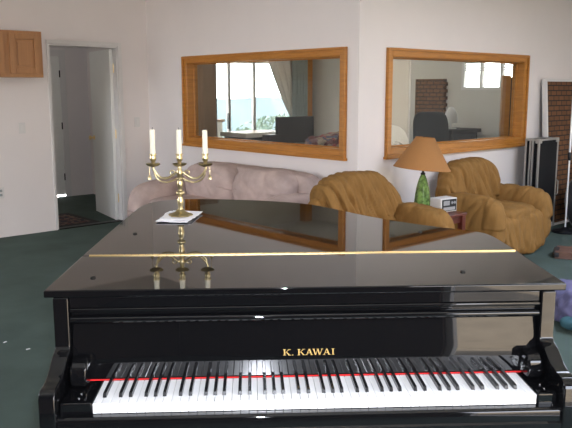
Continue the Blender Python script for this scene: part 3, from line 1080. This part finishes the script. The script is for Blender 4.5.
ms = thing('microphone_stand', 'chrome stand pole on a round black base at the right edge', 'stand', W(2.87, -.5, 0), TH)
MB().lathe([(.14, 0), (.142, .012), (.13, .028), (.05, .04), (.02, .06)], (0, 0, 0), 36).obj('base', M['case_black'], ms, smooth=40)
MB().lathe([(.0095, .05), (.0095, .85)], (0, 0, 0), 14).obj('lower_pole', M['pole'], ms, smooth=40)
MB().lathe([(.0125, .85), (.0125, 1.5)], (0, 0, 0), 14).obj('upper_pole', M['pole'], ms, smooth=40)
MB().lathe([(.012, .80), (.02, .81), (.02, .88), (.012, .89)], (0, 0, 0), 16).obj('clutch', M['dark_plastic'], ms, smooth=40)

cb = thing('drum_bag', 'round black gig bag with grey piping leaning behind the chrome stand', 'bag', W(3.28, -.52, 0), TH)
cb.rotation_euler = (math.radians(-9), 0, TH)
q = MB().lathe([(.02, -.07), (.25, -.07), (.28, -.05), (.285, 0), (.28, .05), (.25, .07), (.02, .07)], (0, 0, 0), 48)
q.v = [(x, z, .287 + y) for x, y, z in q.v]
q.obj('shell', M['nylon'], cb, smooth=50)
for y in (-.055, .055):
    MB().tube([(.283 * math.cos(a), y, .287 + .283 * math.sin(a)) for a in [2 * PI * k / 48 for k in range(49)]], .006, 6).obj('piping', M['piping'], cb, smooth=60)
MB().tube(catmull([(-.1, -.075, .45), (-.08, -.10, .52), (.08, -.10, .52), (.1, -.075, .45)], 5), .012, 8).obj('carry_handle', M['nylon'], cb, smooth=60)

bc = thing('speaker_cabinet', 'black cabinet standing in the dark against the brown panel at the right edge', 'cabinet', W(3.82, -.28, 0), TH)
MB().box(-.2, .45, -.15, .0, .02, .78).obj('shell', M['case_black'], bc, bevel=.01)
MB().box(-.17, .42, -.158, -.15, .06, .74).obj('grille', M['nylon'], bc)
for x in (-.15, .4):
    MB().box(x - .03, x + .03, -.12, -.03, 0, .02).obj('foot', M['dark_plastic'], bc)

# brown folder on the carpet
fo = thing('leather_folder', 'flat brown leather folder with black spine lying on the carpet at the right edge', 'folder', W(1.80, -1.20, 0), TH - 1.15)
MB().box(-.21, .21, -.15, .15, .002, .012).box(-.21, .21, -.15, .15, .058, .068).obj('cover', M['leather'], fo, bevel=.004)
MB().box(-.19, .2, -.14, .14, .012, .058).obj('pages', M['leather'], fo)
MB().superbox((-.2, 0, .035), (.035, .155, .034), 4, 10).obj('spine', M['nylon'], fo, smooth=180)

# lavender jacket dropped on the floor
jk = thing('jacket', 'crumpled lavender jacket with teal lining lying on the carpet beside the piano', 'jacket', (2.1, 2.83, 0), .2)


def lump(seed, amp):
    def fn(u, p):
        q = p + u.normalized() * amp * (fold(p, 7, 7, 7, seed) + .6 * fold(p, 15, 15, 15, seed + 5))
        q.z = max(.004, q.z)
        return q
    return fn


MB().superbox((0.03, .0, .12), (.26, .3, .13), 2.6, 30, lump(2, .06)).obj('body', M['lavender'], jk, smooth=180)
MB().superbox((-.14, -.2, .05), (.15, .11, .04), 2.6, 18, lump(5, .035)).obj('lining', M['teal'], jk, smooth=180)
MB().superbox((.1, -.3, .03), (.2, .06, .035), 2.6, 18, lump(9, .02)).obj('hem', M['navy'], jk, smooth=180)
MB().superbox((.0, .28, .15), (.17, .1, .06), 2.6, 18, lump(12, .03)).obj('collar', M['navy'], jk, smooth=180)

# two bits of paper on the carpet
for (s, t, lab) in ((-3.149, .088, 'tiny white scrap of paper on the dark carpet nearer the left edge'), (-3.093, -.132, 'tiny white scrap of paper on the dark carpet nearer the piano arm')):
    a = MB().prism([(-.012, -.006), (.013, -.004), (.011, .007), (-.010, .005)], .002, .004)
    a.v = [(x, y, z + .25 * abs(x)) for x, y, z in a.v]
    o = a.obj('paper_scrap', M['paper'])
    o.location = W(s, t, 0)
    o.rotation_euler = (0, 0, random.uniform(0, 3))
    tag(o, lab, 'paper', 'paper scraps on the carpet')

# ================================================================ STUDIO CONTENTS
def chair_base(root, r=.28, mat='dark_plastic', h=.42):
    b = MB()
    for k in range(5):
        a = 2 * PI * k / 5
        b.tube([(0, 0, .09), (r * math.cos(a), r * math.sin(a), .06)], [.03, .018], 8)
    b.lathe([(.03, .06), (.025, h)], (0, 0, 0), 12)
    bo = b.obj('star_base', M[mat], root)
    for k in range(5):
        a = 2 * PI * k / 5
        MB().lathe([(.02, 0), (.027, .012), (.027, .04), (.02, .052)], (r * math.cos(a), r * math.sin(a), 0), 12).obj('caster', M['dark_plastic'], bo)


# leaning brown board left of the glass door
bb = thing('leaning_board', 'plain brown board standing left of the studio glass door, seen through the left window', 'panel', W(1.42, 4.86, 0), TH)
MB().box(0, .62, -.04, .02, 0, 2.2).obj('board', M['brown_board'], bb, bevel=.004)
MB().box(-.02, 0, -.045, .025, 0, 2.2).box(.62, .635, -.045, .025, 0, 2.2).obj('edge_strip', M['grey_plastic'], bb)

# white counter outside the door
ct = thing('patio_counter', 'white counter with brown top outside the glass door, left of the pale desk', 'counter', W(2.55, 5.75, -.1), TH)
MB().box(-.3, .16, -.2, .25, 0, 1.14).obj('body', M['concrete'], ct, bevel=.005)
MB().box(-.33, .19, -.23, .28, 1.14, 1.18).obj('countertop', M['brown_board'], ct, bevel=.004)

# console desk with pale top
dk = thing('console_desk', 'black studio desk with pale laminate top in front of the glass door', 'desk', W(2.1, 3.95, 0), TH)
MB().box(-.42, .42, -.3, .3, .90, .965).obj('desktop', M['laminate'], dk, bevel=.004)
MB().box(-.38, .4, -.26, .26, .55, .90).obj('cabinet_body', M['seat_black'], dk, bevel=.004)
for x in (-.36, .36):
    for y in (-.24, .24):
        MB().box(x - .025, x + .025, y - .025, y + .025, 0, .55).obj('leg', M['seat_black'], dk)

mo = thing('studio_monitor', 'large black computer screen standing in the middle of the left window view', 'screen', W(2.27, 3.28, 0), TH - .15)
MB().box(-.31, .31, -.03, .03, .83, 1.195).obj('bezel', M['dark_plastic'], mo, bevel=.006)
MB().box(-.29, .29, -.033, -.03, .85, 1.175).obj('screen', plain('screen_glass', (.008, .009, .012), .45), mo)
MB().box(-.02, .02, .03, .06, .74, 1.0).box(-.12, .12, -.08, .1, .72, .74).obj('stand', M['dark_plastic'], mo)
md = thing('black_table', 'low black table carrying the computer screen in the studio', 'table', W(2.27, 3.28, 0), TH - .15)
MB().box(-.5, .36, -.22, .22, .68, .72).obj('tabletop', M['seat_black'], md, bevel=.004)
for x in (-.46, .32):
    for y in (-.18, .18):
        MB().box(x - .025, x + .025, y - .025, y + .025, 0, .68).obj('leg', M['seat_black'], md)
sb = thing('equipment_box', 'small black box left of the computer screen, before the pale desk', 'box', W(1.84, 3.3, .72), TH - .15)
MB().box(-.08, .08, -.1, .1, .004, .24).obj('shell', M['dark_plastic'], sb, bevel=.006)
MB().box(-.07, .07, -.105, -.1, .02, .21).obj('front_panel', M['seat_black'], sb)
for x in (-.07, .07):
    MB().box(x - .015, x + .015, -.08, .08, 0, .004).obj('foot', M['dark_plastic'], sb)

# gathered curtain and drapes beside the glass door
cu = MB()
v, f = [], []
nz_, nu = 26, 26
for i in range(nz_ + 1):
    z = .95 + (2.06 - .95) * i / nz_
    k = (z - .95) / 1.11
    x0 = 3.78 - .62 * k ** .75 + .02
    x1 = 3.88
    for j in range(nu + 1):
        u = j / nu
        v.append((x0 + (x1 - x0) * u, 4.90 + .03 * math.sin(u * 26 + k * 1.5) * (.4 + .6 * k), z))
for i in range(nz_):
    for j in range(nu):
        a = i * (nu + 1) + j
        f.append((a, a + 1, a + nu + 2, a + nu + 1))
cu.add(v, f)
o = roomed(cu.obj('curtain', M['curtain'], smooth=180))
so_ = o.modifiers.new('cloth', 'SOLIDIFY')
so_.thickness = .006
tag(o, 'pale curtain gathered to the right side of the studio glass door', 'curtain')
dp = MB()
v, f = [], []
for j in range(41):
    u = j / 40
    x = 3.62 + .32 * u
    y = 4.80 + .03 * math.sin(u * 30)
    v += [(x, y, .05), (x, y, 2.08)]
for j in range(40):
    f.append((2 * j, 2 * j + 2, 2 * j + 3, 2 * j + 1))
dp.add(v, f)
o = roomed(dp.obj('drape', M['drape'], smooth=180))
so_ = o.modifiers.new('cloth', 'SOLIDIFY')
so_.thickness = .006
tag(o, 'grey-green drape hanging beside the oak post in the studio', 'drape')

# patterned blanket heap on a chest
bl = thing('storage_chest', 'low dark chest under the patterned blanket inside the studio', 'chest', W(2.08, 2.38, 0), TH)
MB().box(-.45, .45, -.26, .26, .03, .76).obj('body', M['seat_black'], bl, bevel=.01)
MB().box(-.46, .46, -.27, .27, .76, .80).obj('top', M['seat_black'], bl, bevel=.006)
hb = MB()
hb.superbox((.0, 0, .09), (.42, .22, .09), 2.6, 26, lump(21, .05))
hb.superbox((.08, -.02, .13), (.2, .2, .08), 2.6, 18, lump(31, .04))
o = hb.obj('blanket', M['blanket'], smooth=180)
o.location = W(2.08, 2.38, .802)
o.rotation_euler = (0, 0, TH)
tag(o, 'red patterned blanket heaped at the lower right corner of the left window view', 'blanket')

# white chair by the right-hand window
wc = thing('white_chair', 'white round-backed chair in the lower left of the right window', 'chair', W(2.15, 1.2, 0), TH)
MB().superbox((0, -.05, .47), (.26, .26, .06), 3.5, 14).obj('seat', M['white_leather'], wc, smooth=180)


def wcb(u, p):
    q = Vector(p)
    q.y += .1 * (p.z - .8) + .06 * u.x ** 2 * -1
    return q


MB().superbox((0, .2, .83), (.245, .05, .31), 2.8, 18, wcb).obj('backrest', M['white_leather'], wc, smooth=180)
chair_base(wc, .27, 'chrome', .42)
zc = thing('zebra_cushion', 'black and white striped cushion leaning on the white chair', 'cushion', W(1.93, 1.13, .535), TH)
zc.rotation_euler = (math.radians(-12), 0, TH)
MB().superbox((0, 0, .2), (.2, .06, .235), 3.2, 16, lump(41, .01)).obj('cover', M['zebra'], zc, smooth=180)
MB().tube([(.0, -.065, .1), (.01, -.07, .2), (0, -.065, .3)], .003, 6).obj('seam', M['nylon'], zc)

# brown foam panel on the studio's right wall and pale strip
fw = thing('foam_panel', 'brown foam panel mounted on the studio wall, seen through the right window', 'panel', W(4.195, 2.36, 1.0), TH - PI / 2)
MB().box(-.27, .25, -.06, 0, 0, .72).obj('foam_face', M['foam'], fw)
tb = MB()
for k in range(7):
    tb.box(.25, .275, -.06, 0, .02 + k * .1, .07 + k * .1)
tb.obj('foam_tooth', M['foam'], fw)
pl = thing('pale_partition', 'pale grey partition panel behind the white chair in the studio', 'panel', W(2.88, 1.95, 0), TH)
MB().box(-.62, .22, -.02, .02, 0, 2.2).obj('board', M['wall_dim'], pl)
MB().box(.22, .25, -.03, .03, 0, 2.2).obj('edge_strip', M['white_plastic'], pl)

# black office chair and desk
oc = thing('office_chair', 'black high-backed office chair behind the lampshade, through the right window', 'chair', W(3.02, 1.32, 0), TH - .4)
MB().superbox((0, -.04, .5), (.26, .26, .06), 4, 14).obj('seat', M['seat_black'], oc, smooth=180)


def ocb(u, p):
    q = Vector(p)
    q.y += .12 * (p.z - .7)
    return q


MB().superbox((0, .22, .9), (.25, .06, .38), 5, 16, ocb).obj('backrest', M['seat_black'], oc, smooth=180)
for sg in (-1, 1):
    MB().tube(catmull([(sg * .24, -.12, .5), (sg * .31, -.12, .54), (sg * .31, -.12, .72), (sg * .31, .05, .74), (sg * .28, .2, .72)], 4), .02, 8).obj('armrest', M['dark_plastic'], oc, smooth=60)
chair_base(oc, .3)
od = thing('studio_desk', 'black desk beside the office chair at the studio right wall', 'desk', W(3.85, 1.75, 0), TH)
MB().box(-.4, .28, -.3, .3, .98, 1.03).obj('desktop', M['seat_black'], od, bevel=.004)
for x in (-.35, .2):
    MB().box(x - .025, x + .025, -.27, .27, 0, .98).obj('side_panel', M['seat_black'], od)
wl = thing('desk_lamp', 'white hooded lamp standing on the black desk, under the bright blinds', 'lamp', W(3.75, 1.7, 1.03), TH)
MB().lathe([(.08, 0), (.08, .012), (.02, .02)], (0, 0, 0), 20).obj('base', M['white_plastic'], wl, smooth=40)
MB().lathe([(.012, .015), (.012, .13)], (0, 0, 0), 10).obj('stem', M['white_plastic'], wl, smooth=40)
MB().lathe([(.095, .08), (.09, .16), (.07, .24), (.035, .29), (.005, .30)], (0, 0, 0), 20).obj('hood', M['white_plastic'], wl, smooth=60)

# brown board and oak post at the right of the right window's view
bd = thing('brown_screen', 'brown upright board with oak edge at the right end of the right window view', 'panel', W(3.72, .56, 0), TH - .75)
MB().box(-.17, .26, -.02, .03, 0, 1.72).obj('board', M['brown_board'], bd)
MB().box(-.3, -.2, -.03, .05, 0, 1.74).obj('post', M['oak'], bd, bevel=.004)
MB().box(-.2, -.17, -.03, .04, 0, 1.72).obj('edge_strip', M['dark_plastic'], bd)

# ================================================================ LIGHT
w = bpy.data.worlds.new('sky')
SC.world = w
w.use_nodes = True
nt = w.node_tree
N, L = nt.nodes, nt.links
bg = N['Background']
tc = N.new('ShaderNodeTexCoord')
sx = N.new('ShaderNodeSeparateXYZ')
L.new(tc.outputs['Generated'], sx.inputs[0])
rp = N.new('ShaderNodeValToRGB')
rp.color_ramp.elements[0].position = 0.0
rp.color_ramp.elements[0].color = (.97, .96, .97, 1)
rp.color_ramp.elements[1].position = .7
rp.color_ramp.elements[1].color = (.6, .69, .88, 1)
L.new(sx.outputs['Z'], rp.inputs['Fac'])
L.new(rp.outputs[0], bg.inputs['Color'])
bg.inputs['Strength'].default_value = 11.4


def sun(el, az, e, col):
    l = bpy.data.lights.new('sun', 'SUN')
    l.energy = e
    l.angle = math.radians(.53)
    l.color = col
    o = bpy.data.objects.new('sun', l)
    COL.objects.link(o)
    d = Vector((math.cos(az) * math.cos(el), math.sin(az) * math.cos(el), math.sin(el)))
    o.rotation_euler = d.to_track_quat('Z', 'Y').to_euler()
    o.location = (0, 0, 20)
    return o


sun(math.radians(60), TH + math.radians(62), 32, (1, .95, .86))


hl_ = bpy.data.lights.new('hall_fill', 'POINT')  # unseen fill light, added to brighten the hall
hl_.energy = 7.5
hl_.color = (1, .98, .93)
hl_.shadow_soft_size = .12
ho = bpy.data.objects.new('hall_fill', hl_)
COL.objects.link(ho)
ho.location = W(-1.5, 5.1, 2.6)


sl_ = bpy.data.lights.new('studio_fill', 'POINT')  # unseen fill light, added to lift the dark studio interior
sl_.energy = 28
sl_.color = (1, .93, .84)
sl_.shadow_soft_size = .15
slo = bpy.data.objects.new('studio_fill', sl_)
COL.objects.link(slo)
slo.location = W(2.6, 2.4, 2.6)


def portal(s, t, z, w_, h_, face, down=False):
    l = bpy.data.lights.new('daylight_opening', 'AREA')
    l.shape = 'RECTANGLE'
    l.size, l.size_y = w_, h_
    l.cycles.is_portal = True
    o = bpy.data.objects.new('daylight_opening', l)
    COL.objects.link(o)
    o.location = W(s, t, z)
    n = Vector((face[0] * CT - face[1] * ST, face[0] * ST + face[1] * CT, 0))
    o.rotation_euler = (0, 0, TH) if down else n.to_track_quat('-Z', 'Y').to_euler()


portal((RO[0] + RO[1]) / 2, -5.52, 1.25, RO[1] - RO[0], 2.5, (0, 1))
portal(-6.52, (FILL_L[0] + FILL_L[1]) / 2, (FILL_L[2] + FILL_L[3]) / 2, FILL_L[1] - FILL_L[0], FILL_L[3] - FILL_L[2], (1, 0))
portal(5.32, (FILL_R[0] + FILL_R[1]) / 2, (FILL_R[2] + FILL_R[3]) / 2, FILL_R[1] - FILL_R[0], FILL_R[3] - FILL_R[2], (-1, 0))
portal((FILL_TOP[0] + FILL_TOP[1]) / 2, (FILL_TOP[2] + FILL_TOP[3]) / 2, CEIL + .15, FILL_TOP[1] - FILL_TOP[0], FILL_TOP[3] - FILL_TOP[2], (0, 1), True)
portal((SD0 + SD1) / 2, 5.12, 1.03, SD1 - SD0, 2.0, (0, -1))
portal(4.32, (W3[0] + W3[1]) / 2, (W3[2] + W3[3]) / 2, .96, .42, (-1, 0))

# camera with its own flash
F, YAW, PITCH, ROLL = 731.64, .0471, .1681, -.0017
cam = bpy.data.cameras.new('camera')
cam.sensor_fit = 'HORIZONTAL'
cam.sensor_width = 36
cam.lens = F * 36 / 572
cam.clip_start = .05
cam.clip_end = 2000
co = bpy.data.objects.new('camera', cam)
COL.objects.link(co)
fw_ = Vector((math.sin(YAW) * math.cos(PITCH), math.cos(YAW) * math.cos(PITCH), -math.sin(PITCH)))
r_ = Vector((math.cos(YAW), -math.sin(YAW), 0))
u_ = r_.cross(fw_)
r2 = math.cos(ROLL) * r_ + math.sin(ROLL) * u_
u2 = -math.sin(ROLL) * r_ + math.cos(ROLL) * u_
mt = Matrix((r2, u2, -fw_)).transposed().to_4x4()
mt.translation = (-.1754, -1.9013, 1.5663)
co.matrix_world = mt
SC.camera = co
fl = bpy.data.lights.new('flash', 'AREA')
fl.shape = 'RECTANGLE'
fl.size, fl.size_y = .04, .025
fl.energy = 88
fl.color = (.86, .9, 1.0)
fo_ = bpy.data.objects.new('flash', fl)
COL.objects.link(fo_)
m2 = mt.copy()
m2.translation = Vector(mt.translation) + r2 * .035 + u2 * .045 + fw_ * .01
fo_.matrix_world = m2

SC.view_settings.view_transform = 'Standard'
SC.view_settings.look = 'None'
SC.view_settings.gamma = 1
SC.view_settings.exposure = .07
SC.cycles.use_denoising = True
SC.cycles.max_bounces = 10
SC.cycles.diffuse_bounces = 5
SC.cycles.sample_clamp_indirect = 8
